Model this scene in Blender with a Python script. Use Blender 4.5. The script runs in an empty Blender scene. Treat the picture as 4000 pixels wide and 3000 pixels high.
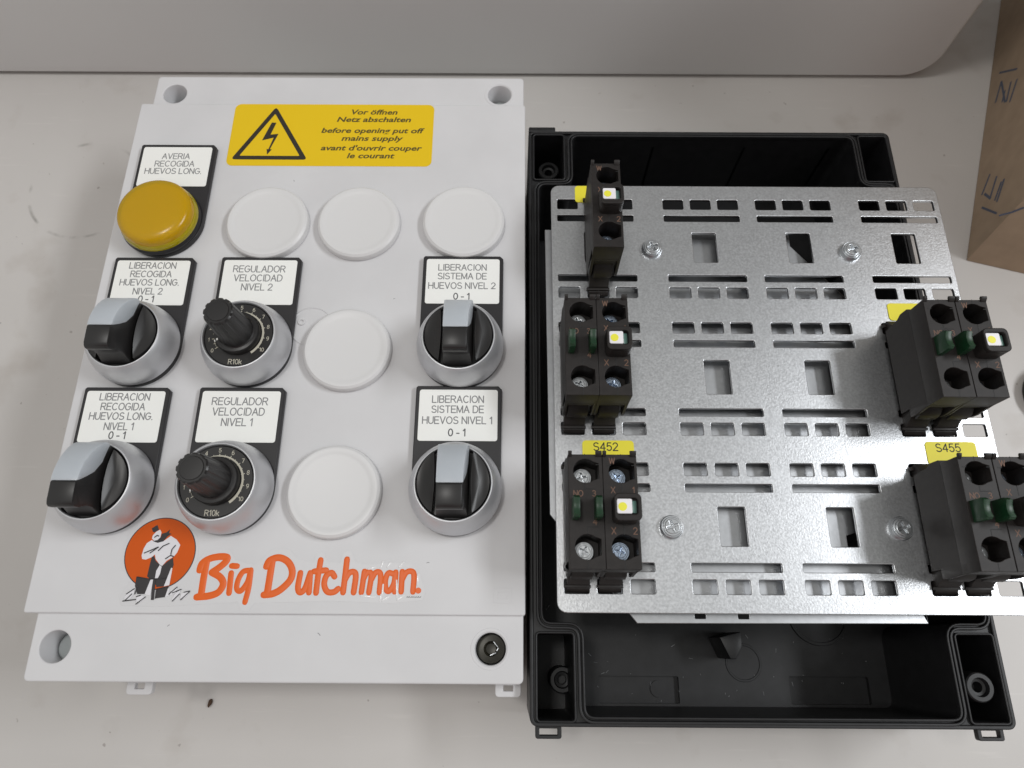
import bpy, bmesh, math, random
from mathutils import Vector, Matrix
R = math.radians
MM = 0.001
sc = bpy.context.scene
COL = sc.collection

# ------------------------------------------------------------------ camera, world, lamps, exposure
TH, YAW, CAMZ = R(69.891), R(0.344), 294.1
cam = bpy.data.cameras.new('camera')
cam_o = bpy.data.objects.new('camera', cam)
COL.objects.link(cam_o)
fw = Vector((-math.sin(YAW) * math.cos(TH), math.cos(YAW) * math.cos(TH), -math.sin(TH)))
rt = Vector((math.cos(YAW), math.sin(YAW), 0))
up = rt.cross(fw)
M = Matrix((rt, up, -fw)).transposed().to_4x4()
M.translation = Vector((0, 0, CAMZ * MM))
cam_o.matrix_world = M
cam.sensor_fit = 'HORIZONTAL'
cam.sensor_width = 6.17
cam.lens = 6.17 * 2750 / 4000
cam.clip_start, cam.clip_end = 0.005, 20
cam.dof.use_dof = True
cam.dof.focus_distance = 0.245
cam.dof.aperture_fstop = 3.4
sc.camera = cam_o

w = bpy.data.worlds.new('World')
sc.world = w
w.use_nodes = True
wn = w.node_tree.nodes
wl = w.node_tree.links
bg = wn['Background']
bg.inputs['Strength'].default_value = 1.0
# the room around: brighter in front and to the left, dim behind and to the right, a patch of red clothing in front
wtc = wn.new('ShaderNodeTexCoord')
def wdot(d, lo, hi, c0, c1):
    v = Vector(d).normalized()
    n = wn.new('ShaderNodeVectorMath'); n.operation = 'DOT_PRODUCT'
    n.inputs[1].default_value = v
    wl.new(wtc.outputs['Generated'], n.inputs[0])
    m_ = wn.new('ShaderNodeMapRange'); m_.interpolation_type = 'SMOOTHSTEP'
    m_.inputs['From Min'].default_value, m_.inputs['From Max'].default_value = lo, hi
    wl.new(n.outputs['Value'], m_.inputs['Value'])
    x = wn.new('ShaderNodeMix'); x.data_type = 'RGBA'
    x.inputs['A'].default_value, x.inputs['B'].default_value = c0, c1
    wl.new(m_.outputs['Result'], x.inputs['Factor'])
    return x
room = wdot((-.55, -.55, .45), -.7, .9, (.10, .095, .088, 1), (.62, .62, .602, 1))
red = wdot((-.12, -.86, .46), .88, .97, (0, 0, 0, 1), (1, 1, 1, 1))
mx = wn.new('ShaderNodeMix'); mx.data_type = 'RGBA'
wl.new(red.outputs['Result'], mx.inputs['Factor'])
wl.new(room.outputs['Result'], mx.inputs['A'])
mx.inputs['B'].default_value = (.22, .09, .09, 1)
wl.new(mx.outputs['Result'], bg.inputs['Color'])

def area(name, loc, target, sx, sy, power, color):
    l = bpy.data.lights.new(name, 'AREA')
    l.shape = 'RECTANGLE'
    l.size, l.size_y, l.energy, l.color = sx, sy, power, color
    o = bpy.data.objects.new(name, l)
    COL.objects.link(o)
    o.location = loc
    d = Vector(target) - Vector(loc)
    o.rotation_euler = d.to_track_quat('-Z', 'Y').to_euler()
    return o
# a bright lamp / window high on the right, and the room's ceiling light
area('window_light', (1.11, 0.20, 1.25), (0.08, 0.08, 0), 0.70, 0.20, 11.8, (0.95, 0.975, 1.0))
area('ceiling_light', (-0.284, 0.13, 1.5), (0, 0.1, 0), 0.15, 0.15, 3.6, (1.0, 0.98, 0.95))

sc.view_settings.view_transform = 'Standard'
sc.view_settings.look = 'None'
sc.view_settings.exposure = 0.0
sc.view_settings.gamma = 1.0
sc.view_settings.use_curve_mapping = False
sc.render.engine = 'CYCLES'
sc.cycles.use_denoising = True
sc.cycles.max_bounces = 8

# ------------------------------------------------------------------ materials
def lin(c):
    return tuple((v / 12.92 if v <= .04045 else ((v + .055) / 1.055) ** 2.4) for v in c)

def mat(name, col, rough=.5, metal=0.0, spec=.5, bump=None, mottle=None, coat=0.0, sss=None, rough_var=0.0, trans=0.0, aniso=None):
    """bump = list of (scale per metre, strength, distance mm); mottle = (scale, amount)"""
    m = bpy.data.materials.new(name)
    m.use_nodes = True
    nt = m.node_tree
    b = nt.nodes['Principled BSDF']
    b.inputs['Base Color'].default_value = (*col, 1)
    b.inputs['Roughness'].default_value = rough
    b.inputs['Metallic'].default_value = metal
    b.inputs['Specular IOR Level'].default_value = spec
    b.inputs['Coat Weight'].default_value = coat
    b.inputs['Coat Roughness'].default_value = .08
    b.inputs['Transmission Weight'].default_value = trans
    if sss:
        b.inputs['Subsurface Weight'].default_value = sss[0]
        b.inputs['Subsurface Radius'].default_value = sss[1]
        b.inputs['Subsurface Scale'].default_value = sss[2]
    tc = nt.nodes.new('ShaderNodeTexCoord')
    if bump:
        last = None
        for s, st, dist in bump:
            n = nt.nodes.new('ShaderNodeTexNoise')
            n.inputs['Scale'].default_value = s
            n.inputs['Detail'].default_value = 3
            nt.links.new(tc.outputs['Object'], n.inputs['Vector'])
            bp = nt.nodes.new('ShaderNodeBump')
            bp.inputs['Strength'].default_value = st
            bp.inputs['Distance'].default_value = dist * MM
            nt.links.new(n.outputs['Fac'], bp.inputs['Height'])
            if last:
                nt.links.new(last.outputs['Normal'], bp.inputs['Normal'])
            last = bp
        nt.links.new(last.outputs['Normal'], b.inputs['Normal'])
    if mottle:
        n = nt.nodes.new('ShaderNodeTexNoise')
        n.inputs['Scale'].default_value = mottle[0]
        n.inputs['Detail'].default_value = 5
        nt.links.new(tc.outputs['Object'], n.inputs['Vector'])
        rp = nt.nodes.new('ShaderNodeValToRGB')
        a = mottle[1]
        rp.color_ramp.elements[0].position = .32
        rp.color_ramp.elements[1].position = .68
        rp.color_ramp.elements[0].color = (*[c * (1 - a) for c in col], 1)
        rp.color_ramp.elements[1].color = (*[min(1, c * (1 + a)) for c in col], 1)
        nt.links.new(n.outputs['Fac'], rp.inputs['Fac'])
        nt.links.new(rp.outputs['Color'], b.inputs['Base Color'])
        if rough_var:
            mr = nt.nodes.new('ShaderNodeMapRange')
            mr.inputs['To Min'].default_value = rough - rough_var
            mr.inputs['To Max'].default_value = rough + rough_var
            nt.links.new(n.outputs['Fac'], mr.inputs['Value'])
            nt.links.new(mr.outputs['Result'], b.inputs['Roughness'])
    return m

M_LID = mat('white_abs_plastic', (.65, .645, .655), .48, bump=[(2600, .14, .03), (40, .04, .3)], mottle=(45, .03))
M_PLUG = mat('white_plug_plastic', (.70, .695, .695), .40, bump=[(2600, .08, .03)])
M_HOLE = mat('grey_green_plastic', (.42, .45, .45), .5)
M_BLACK = mat('black_moulded_plastic', (.011, .011, .012), .45, spec=.42, bump=[(3000, .22, .04), (160, .08, .2)], mottle=(220, .25))
M_DUST = mat('grey_plastic_swarf', (.20, .205, .21), .6)
M_NAME = mat('black_nameplate_plastic', (.016, .015, .017), .45, bump=[(3000, .1, .03)])
M_CARD = mat('white_label_card', (.90, .90, .87), .5)
M_INK = mat('grey_engraved_ink', (.23, .23, .235), .7)
M_INKD = mat('dark_engraved_ink', (.10, .10, .105), .7)
M_YEL = mat('yellow_vinyl', (.80, .54, .010), .5, spec=.25)
M_YINK = mat('black_print_on_yellow', (.022, .017, .01), .5)
M_YINK2 = mat('brownish_print', (.085, .065, .012), .5)
M_BEZ = mat('satin_silver', (.60, .605, .625), .44, metal=.75, bump=[(5000, .05, .02)])
M_KNOB = mat('black_knob_plastic', (.014, .013, .013), .36, bump=[(3500, .12, .03)])
M_INS = mat('pale_blue_white_lever', (.50, .535, .575), .35, sss=(.4, (1, 1, 1), .003))
M_LENS = mat('amber_lens', (.88, .54, .0), .24, spec=.25, trans=.5)
M_LENS2 = mat('amber_lens_skirt', (.88, .72, .005), .15, trans=.6)
M_LREF = mat('lamp_reflector', (.62, .42, .02), .6)
M_DIALW = mat('cream_dial_print', (.55, .52, .43), .6)
M_WHITE = mat('white_pointer', (.85, .85, .82), .5)
M_FILM = mat('clear_sticker_film', (.648, .643, .652), .42, spec=.45, bump=[(330, .25, .12), (900, .2, .05)])
M_CREASE_GLINT = mat('creased_film_glint', (.75, .745, .75), .12, coat=.5, bump=[(900, .6, .15)])  # raised creases paler than the film, their glare put into the colour
M_ORANGE = mat('orange_ink', (.76, .125, .012), .35, spec=.25, bump=[(420, .25, .1)])
M_EMB = mat('orange_emblem_ink', (.62, .095, .006), .5, spec=.2)
M_FK = mat('black_emblem_ink', (.018, .015, .017), .4)
M_FW = mat('white_emblem_ink', (.74, .73, .76), .4)
M_ZINC = mat('galvanised_steel', (.57, .58, .595), .34, metal=1.0, bump=[(1700, .55, .07), (3600, .30, .03)], mottle=(1300, .10), rough_var=.06)
M_ZINC2 = mat('sheet_steel', (.46, .47, .485), .36, metal=1.0, bump=[(900, .2, .06)], mottle=(500, .05))
M_SCREW = mat('bright_zinc_screw', (.55, .57, .59), .30, metal=1.0, bump=[(900, .4, .14)])
M_SCREWB = mat('blue_zinc_screw', (.42, .50, .62), .25, metal=1.0, bump=[(900, .45, .16)])
M_SCREWD = mat('dark_cover_screw', (.028, .026, .018), .35, metal=.3)
M_BLOCK = mat('brown_black_plastic', (.018, .015, .014), .5, spec=.32, bump=[(2500, .3, .04)], mottle=(500, .18))
M_GREEN = mat('green_plunger_plastic', (.005, .034, .012), .4, bump=[(1500, .1, .03)], sss=(.2, (.3, 1, .4), .001))
M_MARK = mat('beige_block_print', (.16, .085, .055), .6)
M_LINE = mat('black_block_groove', (.006, .006, .006), .6)
M_LEDW = mat('white_led_housing', (.86, .84, .86), .4)
M_LEDY = mat('yellow_led_phosphor', (.86, .82, .06), .4)
M_LEDG = mat('green_circuit_board', (.10, .20, .17), .3)
M_TAG = mat('yellow_marker_tag', (.84, .74, .035), .5)
M_TAGINK = mat('tag_print', (.03, .03, .015), .6)
M_CAB = mat('grey_cabinet_paint', (.70, .70, .695), .5, bump=[(900, .06, .05)], mottle=(8, .02))
M_CARTON = mat('brown_corrugated_card', (.42, .31, .215), .8, bump=[(300, .15, .2)], mottle=(120, .07))
M_BLUE = mat('blue_carton_print', (.085, .10, .145), .7)
M_CRUMB = mat('brown_crumb', (.06, .03, .015), .8)
M_CAP = mat('black_cap_plastic', (.012, .012, .012), .5)

def table_material():
    m = bpy.data.materials.new('off_white_worktop')
    m.use_nodes = True
    nt = m.node_tree
    N, L = nt.nodes, nt.links
    b = N['Principled BSDF']
    b.inputs['Roughness'].default_value = .42
    tc = N.new('ShaderNodeTexCoord')
    def noise(scale, detail, lo, hi, c0, c1, stretch=None):
        n = N.new('ShaderNodeTexNoise')
        n.inputs['Scale'].default_value = scale
        n.inputs['Detail'].default_value = detail
        if stretch:
            mp = N.new('ShaderNodeMapping')
            mp.inputs['Scale'].default_value = stretch
            mp.inputs['Rotation'].default_value = (0, 0, .5)
            L.new(tc.outputs['Object'], mp.inputs['Vector'])
            L.new(mp.outputs['Vector'], n.inputs['Vector'])
        else:
            L.new(tc.outputs['Object'], n.inputs['Vector'])
        r = N.new('ShaderNodeValToRGB')
        r.color_ramp.elements[0].position, r.color_ramp.elements[1].position = lo, hi
        r.color_ramp.elements[0].color, r.color_ramp.elements[1].color = c0, c1
        L.new(n.outputs['Fac'], r.inputs['Fac'])
        return r
    def mix(kind, f, a, c):
        x = N.new('ShaderNodeMix')
        x.data_type = 'RGBA'
        x.blend_type = kind
        if isinstance(f, float): x.inputs['Factor'].default_value = f
        else: L.new(f, x.inputs['Factor'])
        for s, v in ((x.inputs['A'], a), (x.inputs['B'], c)):
            if isinstance(v, tuple): s.default_value = v
            else: L.new(v, s)
        return x.outputs['Result']
    base = noise(9, 4, .35, .7, (.535, .513, .492, 1), (.585, .563, .541, 1)).outputs['Color']
    smudge = noise(38, 6, .58, .74, (1, 1, 1, 1), (.87, .85, .83, 1)).outputs['Color']
    base = mix('MULTIPLY', 1.0, base, smudge)
    streak = noise(30, 3, .64, .72, (1, 1, 1, 1), (1.05, 1.05, 1.05, 1), (1, 14, 1)).outputs['Color']
    base = mix('MULTIPLY', 1.0, base, streak)
    speck = noise(260, 2, .735, .77, (0, 0, 0, 1), (1, 1, 1, 1)).outputs['Color']
    base = mix('MIX', speck, base, (.36, .33, .31, 1))
    # a ring left by a cup: distance from its centre, broken by noise
    d = N.new('ShaderNodeVectorMath'); d.operation = 'DISTANCE'
    d.inputs[1].default_value = (-.212, .209, 0)
    L.new(tc.outputs['Object'], d.inputs[0])
    sub = N.new('ShaderNodeMath'); sub.operation = 'SUBTRACT'; sub.inputs[1].default_value = .0275
    L.new(d.outputs['Value'], sub.inputs[0])
    ab = N.new('ShaderNodeMath'); ab.operation = 'ABSOLUTE'
    L.new(sub.outputs[0], ab.inputs[0])
    mr = N.new('ShaderNodeMapRange')
    mr.inputs['From Min'].default_value, mr.inputs['From Max'].default_value = .0002, .0011
    mr.inputs['To Min'].default_value, mr.inputs['To Max'].default_value = 1.0, 0
    L.new(ab.outputs[0], mr.inputs['Value'])
    brk = noise(75, 4, .50, .66, (0, 0, 0, 1), (1, 1, 1, 1)).outputs['Color']
    mm = N.new('ShaderNodeMath'); mm.operation = 'MULTIPLY'
    L.new(mr.outputs['Result'], mm.inputs[0]); L.new(brk, mm.inputs[1])
    base = mix('MIX', mm.outputs[0], base, (.33, .315, .295, 1))
    L.new(base, b.inputs['Base Color'])
    n = N.new('ShaderNodeTexNoise'); n.inputs['Scale'].default_value = 700
    L.new(tc.outputs['Object'], n.inputs['Vector'])
    bp = N.new('ShaderNodeBump'); bp.inputs['Strength'].default_value = .08; bp.inputs['Distance'].default_value = .0001
    L.new(n.outputs['Fac'], bp.inputs['Height']); L.new(bp.outputs['Normal'], b.inputs['Normal'])
    return m
M_TABLE = table_material()

# ------------------------------------------------------------------ mesh helpers (all in millimetres)
def rrect(x0, y0, x1, y1, r, n=5):
    r = min(r, (x1 - x0) / 2 - 1e-4, (y1 - y0) / 2 - 1e-4)
    pts = []
    for cx, cy, a0 in ((x1 - r, y1 - r, 0), (x0 + r, y1 - r, 90), (x0 + r, y0 + r, 180), (x1 - r, y0 + r, 270)):
        for i in range(n + 1):
            a = R(a0 + 90 * i / n)
            pts.append((cx + r * math.cos(a), cy + r * math.sin(a)))
    return pts

def circle(cx, cy, r, n=40, ry=None):
    return [(cx + r * math.cos(2 * math.pi * i / n), cy + (ry or r) * math.sin(2 * math.pi * i / n)) for i in range(n)]

def rounded(poly, r, n=5):
    """round every corner of a polygon"""
    out = []
    L = len(poly)
    for i in range(L):
        p0, p, p1 = (Vector(poly[i - 1]), Vector(poly[i]), Vector(poly[(i + 1) % L]))
        a, b = (p0 - p), (p1 - p)
        t = min(r, a.length * .49, b.length * .49)
        a.normalize(); b.normalize()
        q0, q1 = p + a * t, p + b * t
        for k in range(n + 1):
            s = k / n
            v = q0 * (1 - s) ** 2 + p * 2 * s * (1 - s) + q1 * s * s
            out.append((v.x, v.y))
    return out

def offset_poly(poly, d):
    """offset a simple polygon (positive = outwards)"""
    A = sum(poly[i - 1][0] * poly[i][1] - poly[i][0] * poly[i - 1][1] for i in range(len(poly)))
    s = 1 if A > 0 else -1
    out = []
    L = len(poly)
    for i in range(L):
        p0, p, p1 = Vector(poly[i - 1]), Vector(poly[i]), Vector(poly[(i + 1) % L])
        e0, e1 = (p - p0), (p1 - p)
        if e0.length < 1e-7: e0 = e1
        if e1.length < 1e-7: e1 = e0
        n0 = Vector((e0.y, -e0.x)).normalized(); n1 = Vector((e1.y, -e1.x)).normalized()
        n = (n0 + n1)
        n = n0 if n.length < 1e-6 else n.normalized()
        k = 1 / max(.35, n.dot(n0))
        q = p + n * d * s * k
        out.append((q.x, q.y))
    return out

def curve_mesh(cu):
    o = bpy.data.objects.new('tmp', cu)
    COL.objects.link(o)
    bpy.context.view_layer.update()
    dg = bpy.context.evaluated_depsgraph_get()
    me = bpy.data.meshes.new_from_object(o.evaluated_get(dg))
    bpy.data.objects.remove(o)
    return me

def arc(cx, cy, rx, ry, a0, a1, n=10):
    return [(cx + rx * math.cos(R(a0 + (a1 - a0) * i / n)), cy + ry * math.sin(R(a0 + (a1 - a0) * i / n))) for i in range(n + 1)]
GLYPH = {
    'A': (.70, [[(0, 0), (.35, 1), (.70, 0)], [(.13, .36), (.57, .36)]]),
    'B': (.62, [[(0, 0), (0, 1), (.34, 1)] + arc(.34, .76, .22, .24, 90, -90) + [(0, .52)], [(.34, .52)] + arc(.36, .26, .26, .26, 90, -90) + [(0, 0)]]),
    'C': (.70, [arc(.37, .5, .37, .5, 48, 312, 16)]),
    'D': (.66, [[(0, 0), (0, 1), (.28, 1)] + arc(.28, .5, .38, .5, 90, -90, 12) + [(0, 0)]]),
    'E': (.58, [[(.58, 1), (0, 1), (0, 0), (.58, 0)], [(0, .52), (.52, .52)]]),
    'G': (.72, [arc(.37, .5, .37, .5, 50, 340, 16) + [(.73, .47), (.42, .47)]]),
    'H': (.64, [[(0, 0), (0, 1)], [(.64, 0), (.64, 1)], [(0, .52), (.64, .52)]]),
    'I': (.06, [[(.03, 0), (.03, 1)]]),
    'L': (.52, [[(0, 1), (0, 0), (.52, 0)]]),
    'M': (.76, [[(0, 0), (0, 1), (.38, .05), (.76, 1), (.76, 0)]]),
    'N': (.64, [[(0, 0), (0, 1), (.64, 0), (.64, 1)]]),
    'O': (.76, [arc(.38, .5, .38, .5, 90, 450, 20)]),
    'R': (.64, [[(0, 0), (0, 1), (.36, 1)] + arc(.36, .75, .25, .25, 90, -90) + [(0, .5)], [(.34, .5), (.64, 0)]]),
    'S': (.62, [arc(.31, .75, .28, .25, 35, 270, 10) + arc(.31, .25, .31, .25, 90, -150, 10)]),
    'T': (.62, [[(0, 1), (.62, 1)], [(.31, 1), (.31, 0)]]),
    'U': (.62, [[(0, 1), (0, .32)] + arc(.31, .32, .31, .32, 180, 360) + [(.62, 1)]]),
    'V': (.66, [[(0, 1), (.33, 0), (.66, 1)]]),
    'W': (.90, [[(0, 1), (.22, 0), (.45, .95), (.68, 0), (.90, 1)]]),
    'X': (.62, [[(0, 0), (.62, 1)], [(0, 1), (.62, 0)]]),
    '.': (.06, [[(.02, 0), (.04, 0.03)]]),
    '-': (.32, [[(0, .38), (.32, .38)]]),
    '0': (.56, [arc(.28, .5, .28, .5, 90, 450, 18)]),
    '1': (.30, [[(.02, .76), (.24, 1), (.24, 0)]]),
    '2': (.56, [arc(.28, .72, .27, .28, 165, -35, 10) + [(0, 0), (.56, 0)]]),
    '3': (.56, [arc(.27, .75, .25, .25, 150, -90, 10), arc(.28, .26, .28, .26, 90, -150, 10)]),
    '4': (.58, [[(.44, 0), (.44, 1), (0, .30), (.58, .30)]]),
    '5': (.56, [[(.50, 1), (.10, 1), (.04, .52)] + arc(.28, .32, .28, .32, 120, -150, 12)]),
    '6': (.56, [arc(.28, .31, .28, .31, 90, 450, 14), [(.01, .36)] + arc(.34, .45, .33, .55, 180, 75, 8)]),
    '7': (.54, [[(0, 1), (.54, 1), (.20, 0)]]),
    '8': (.56, [arc(.28, .76, .24, .24, 90, 450, 14), arc(.28, .26, .28, .26, 90, 450, 14)]),
    '9': (.56, [arc(.28, .69, .28, .31, 90, 450, 14), [(.55, .64)] + arc(.22, .55, .33, .55, 0, -105, 8)]),
    'k': (.48, [[(0, 0), (0, 1)], [(.44, .68), (.02, .28)], [(.16, .42), (.48, 0)]]),
}

class MB:
    def __init__(s):
        s.bm = bmesh.new()
        s.mats = []
    def mi(s, m):
        if m not in s.mats: s.mats.append(m)
        return s.mats.index(m)
    def join(s, me, m, T=None):
        i = s.mi(m)
        n0 = len(s.bm.faces)
        v0 = len(s.bm.verts)
        s.bm.from_mesh(me)
        s.bm.verts.ensure_lookup_table(); s.bm.faces.ensure_lookup_table()
        for f in s.bm.faces[n0:]: f.material_index = i
        if T is not None:
            for v in s.bm.verts[v0:]: v.co = T @ v.co
        bpy.data.meshes.remove(me)
        return s
    def solid(s, outer, z0, z1, m, holes=(), bevel=0.0, T=None):
        """flat plate with a real outline, holes and rounded edges"""
        cu = bpy.data.curves.new('c', 'CURVE')
        cu.dimensions = '2D'; cu.fill_mode = 'BOTH'
        for pts in (outer, *holes):
            sp = cu.splines.new('POLY')
            sp.points.add(len(pts) - 1)
            for p, q in zip(sp.points, pts): p.co = (q[0], q[1], 0, 1)
            sp.use_cyclic_u = True
        h = (z1 - z0) / 2
        b = min(bevel, h * .9)
        cu.extrude = h - b
        if b:
            cu.bevel_depth = b; cu.offset = -b; cu.bevel_resolution = 2
        me = curve_mesh(cu)
        bpy.data.curves.remove(cu)
        for v in me.vertices: v.co.z += (z0 + z1) / 2
        return s.join(me, m, T)
    def box(s, x0, y0, z0, x1, y1, z1, m, bevel=0.0):
        return s.prism_z([(x0, y0), (x1, y0), (x1, y1), (x0, y1)], z0, z1, m, bevel)
    def prism_z(s, pts, z0, z1, m, bevel=0.0):
        return s._prism([(p[0], p[1], z0) for p in pts], [(p[0], p[1], z1) for p in pts], m, bevel)
    def prism_x(s, yz, x0, x1, m, bevel=0.0, taper=None):
        f = taper or (lambda x, y, z: (x, y, z))
        return s._prism([f(x0, y, z) for y, z in yz], [f(x1, y, z) for y, z in yz], m, bevel)
    def _prism(s, a, b, m, bevel):
        t = bmesh.new()
        va = [t.verts.new(p) for p in a]; vb = [t.verts.new(p) for p in b]
        n = len(a)
        t.faces.new(va[::-1]); t.faces.new(vb)
        for i in range(n): t.faces.new((va[i], va[(i + 1) % n], vb[(i + 1) % n], vb[i]))
        bmesh.ops.recalc_face_normals(t, faces=t.faces)
        if bevel:
            es = [e for e in t.edges if len(e.link_faces) == 2 and e.calc_face_angle(0) > R(32)]
            bmesh.ops.bevel(t, geom=es, offset=bevel, segments=2, profile=.5, affect='EDGES', clamp_overlap=True)
        me = bpy.data.meshes.new('t'); t.to_mesh(me); t.free()
        return s.join(me, m)
    def lathe(s, prof, m, c=(0, 0), n=64, T=None):
        t = bmesh.new()
        rings = []
        for r, z in prof:
            if r < 1e-6: rings.append([t.verts.new((c[0], c[1], z))])
            else: rings.append([t.verts.new((c[0] + r * math.cos(2 * math.pi * i / n), c[1] + r * math.sin(2 * math.pi * i / n), z)) for i in range(n)])
        for A, B in zip(rings, rings[1:]):
            for i in range(n):
                j = (i + 1) % n
                if len(A) == 1 and len(B) == 1: continue
                if len(A) == 1: t.faces.new((A[0], B[j], B[i]))
                elif len(B) == 1: t.faces.new((A[i], A[j], B[0]))
                else: t.faces.new((A[i], A[j], B[j], B[i]))
        bmesh.ops.recalc_face_normals(t, faces=t.faces)
        me = bpy.data.meshes.new('t'); t.to_mesh(me); t.free()
        return s.join(me, m, T)
    def strokes(s, lines, rad, z, m, flat=.08, smooth=0):
        """drawn lines with a real, very low relief"""
        cu = bpy.data.curves.new('c', 'CURVE')
        cu.dimensions = '3D'; cu.bevel_depth = 1.0; cu.bevel_resolution = 3; cu.use_fill_caps = True
        allruns = []
        for item in lines:
            if isinstance(item[0], (int, float)): r, pts = item
            else: r, pts = rad, item
            pts = [Vector(p) for p in pts]
            if smooth and len(pts) > 2:
                P = [2 * pts[0] - pts[1]] + pts + [2 * pts[-1] - pts[-2]]
                q = []
                for i in range(1, len(P) - 2):
                    for k in range(smooth):
                        u = k / smooth
                        q.append(.5 * ((2 * P[i]) + (P[i + 1] - P[i - 1]) * u + (2 * P[i - 1] - 5 * P[i] + 4 * P[i + 1] - P[i + 2]) * u * u + (3 * P[i] - P[i - 1] - 3 * P[i + 1] + P[i + 2]) * u ** 3))
                pts = q + [pts[-1]]
            if not smooth:                      # break at sharp corners so that every stem keeps its width
                runs, cur_ = [], [pts[0]]
                for i in range(1, len(pts)):
                    cur_.append(pts[i])
                    if i < len(pts) - 1 and (pts[i] - pts[i - 1]).length > 1e-6 and (pts[i + 1] - pts[i]).length > 1e-6 and (pts[i] - pts[i - 1]).angle(pts[i + 1] - pts[i]) > R(40):
                        runs.append(cur_); cur_ = [pts[i]]
                runs.append(cur_)
            else:
                runs = [pts]
            allruns += [(r, q_) for q_ in runs if len(q_) > 1]
        for r, pts in allruns:
            # rounded ends
            d0 = (pts[0] - pts[1]).normalized(); d1 = (pts[-1] - pts[-2]).normalized()
            seq = [(pts[0] + d0 * r * .95, .3), (pts[0] + d0 * r * .7, .72)] + [(p, 1) for p in pts] + [(pts[-1] + d1 * r * .7, .72), (pts[-1] + d1 * r * .95, .3)]
            sp = cu.splines.new('POLY')
            sp.points.add(len(seq) - 1)
            for p, (q, k) in zip(sp.points, seq):
                p.co = (q[0], q[1], 0, 1); p.radius = r * k
        me = curve_mesh(cu)
        bpy.data.curves.remove(cu)
        for v in me.vertices: v.co.z = z + v.co.z * flat
        return s.join(me, m)
    def text(s, body, x, y, size, z, m, width=None, shear=0.0, bold=0.0, align='CENTER', rot=0.0, h=.03, xs=1.0):
        """size = cap height in mm; (x, y) = baseline anchor"""
        cu = bpy.data.curves.new('t', 'FONT')
        cu.body = body; cu.size = size / .73; cu.align_x = align
        cu.extrude = h; cu.shear = shear; cu.offset = bold; cu.resolution_u = 3
        me = curve_mesh(cu)
        bpy.data.curves.remove(cu)
        xsn = [v.co.x for v in me.vertices]
        k = xs
        if width and xsn: k = width / (max(xsn) - min(xsn))
        cx = (max(xsn) + min(xsn)) / 2 if (xsn and align == 'CENTER') else 0
        for v in me.vertices: v.co.x = (v.co.x - cx) * k
        T = Matrix.Translation((x, y, z)) @ Matrix.Rotation(rot, 4, 'Z')
        return s.join(me, m, T)
    def line_text(s, body, x, y, cap, z, m, rad=.15, width=None, xs=1.0, flat=.2, slant=0.0):
        """single-stroke engraved capitals, centred on x, baseline y"""
        pen, lines = 0.0, []
        for ch in body:
            if ch == ' ': pen += .36; continue
            wd, st = GLYPH[ch]
            for l in st: lines.append([(pen + px + slant * py, py) for px, py in l])
            pen += wd + .20
        tot = pen - .20
        k = width / (tot * cap) if width else xs
        pts = [[(x + (px - tot / 2) * cap * k, y + py * cap) for px, py in l] for l in lines]
        return s.strokes(pts, rad, z, m, flat=flat)
    def build(s, name, parent=None, origin=(0, 0, 0), smooth=True, loc=None):
        """vertices are in world mm; origin = this object's own origin in world mm"""
        o0 = Vector(origin)
        for v in s.bm.verts: v.co = (v.co - o0) * MM
        me = bpy.data.meshes.new(name)
        s.bm.to_mesh(me); s.bm.free()
        for m in s.mats: me.materials.append(m)
        if smooth:
            for p in me.polygons: p.use_smooth = True
            me.set_sharp_from_angle(angle=R(32))
        ob = bpy.data.objects.new(name, me)
        COL.objects.link(ob)
        if parent is not None:
            ob.parent = parent
            ob.location = (o0 - parent_origin(parent)) * MM
        else:
            ob.location = o0 * MM
        ob['o'] = list(o0)
        return ob

def parent_origin(o):
    return Vector(o['o'])

def thing(name, label, cat, origin, group=None):
    o = bpy.data.objects.new(name, None)
    o.empty_display_size = .02
    COL.objects.link(o)
    o.location = Vector(origin) * MM
    o['o'] = list(origin)
    o['label'] = label; o['category'] = cat
    if group: o['group'] = group
    return o

def tag(o, label, cat, group=None):
    o['label'] = label; o['category'] = cat
    if group: o['group'] = group
    return o

def dup(root, origin, label=None, parent=None, skip=()):
    """copy a thing (or part) with its parts and sub-parts to another origin (world mm)"""
    c = root.copy()
    COL.objects.link(c)
    if parent is not None: c.parent = parent
    po = parent_origin(c.parent) if c.parent else Vector((0, 0, 0))
    c.location = (Vector(origin) - po) * MM
    c['o'] = list(origin)
    if label: c['label'] = label
    d = Vector(origin) - parent_origin(root)
    for ch in root.children:
        if ch.name.split('.')[0] in skip: continue
        k = ch.copy(); COL.objects.link(k); k.parent = c
        k['o'] = list(parent_origin(ch) + d)
        for g in ch.children:
            q = g.copy(); COL.objects.link(q); q.parent = k
            q['o'] = list(parent_origin(g) + d)
    return c

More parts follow.
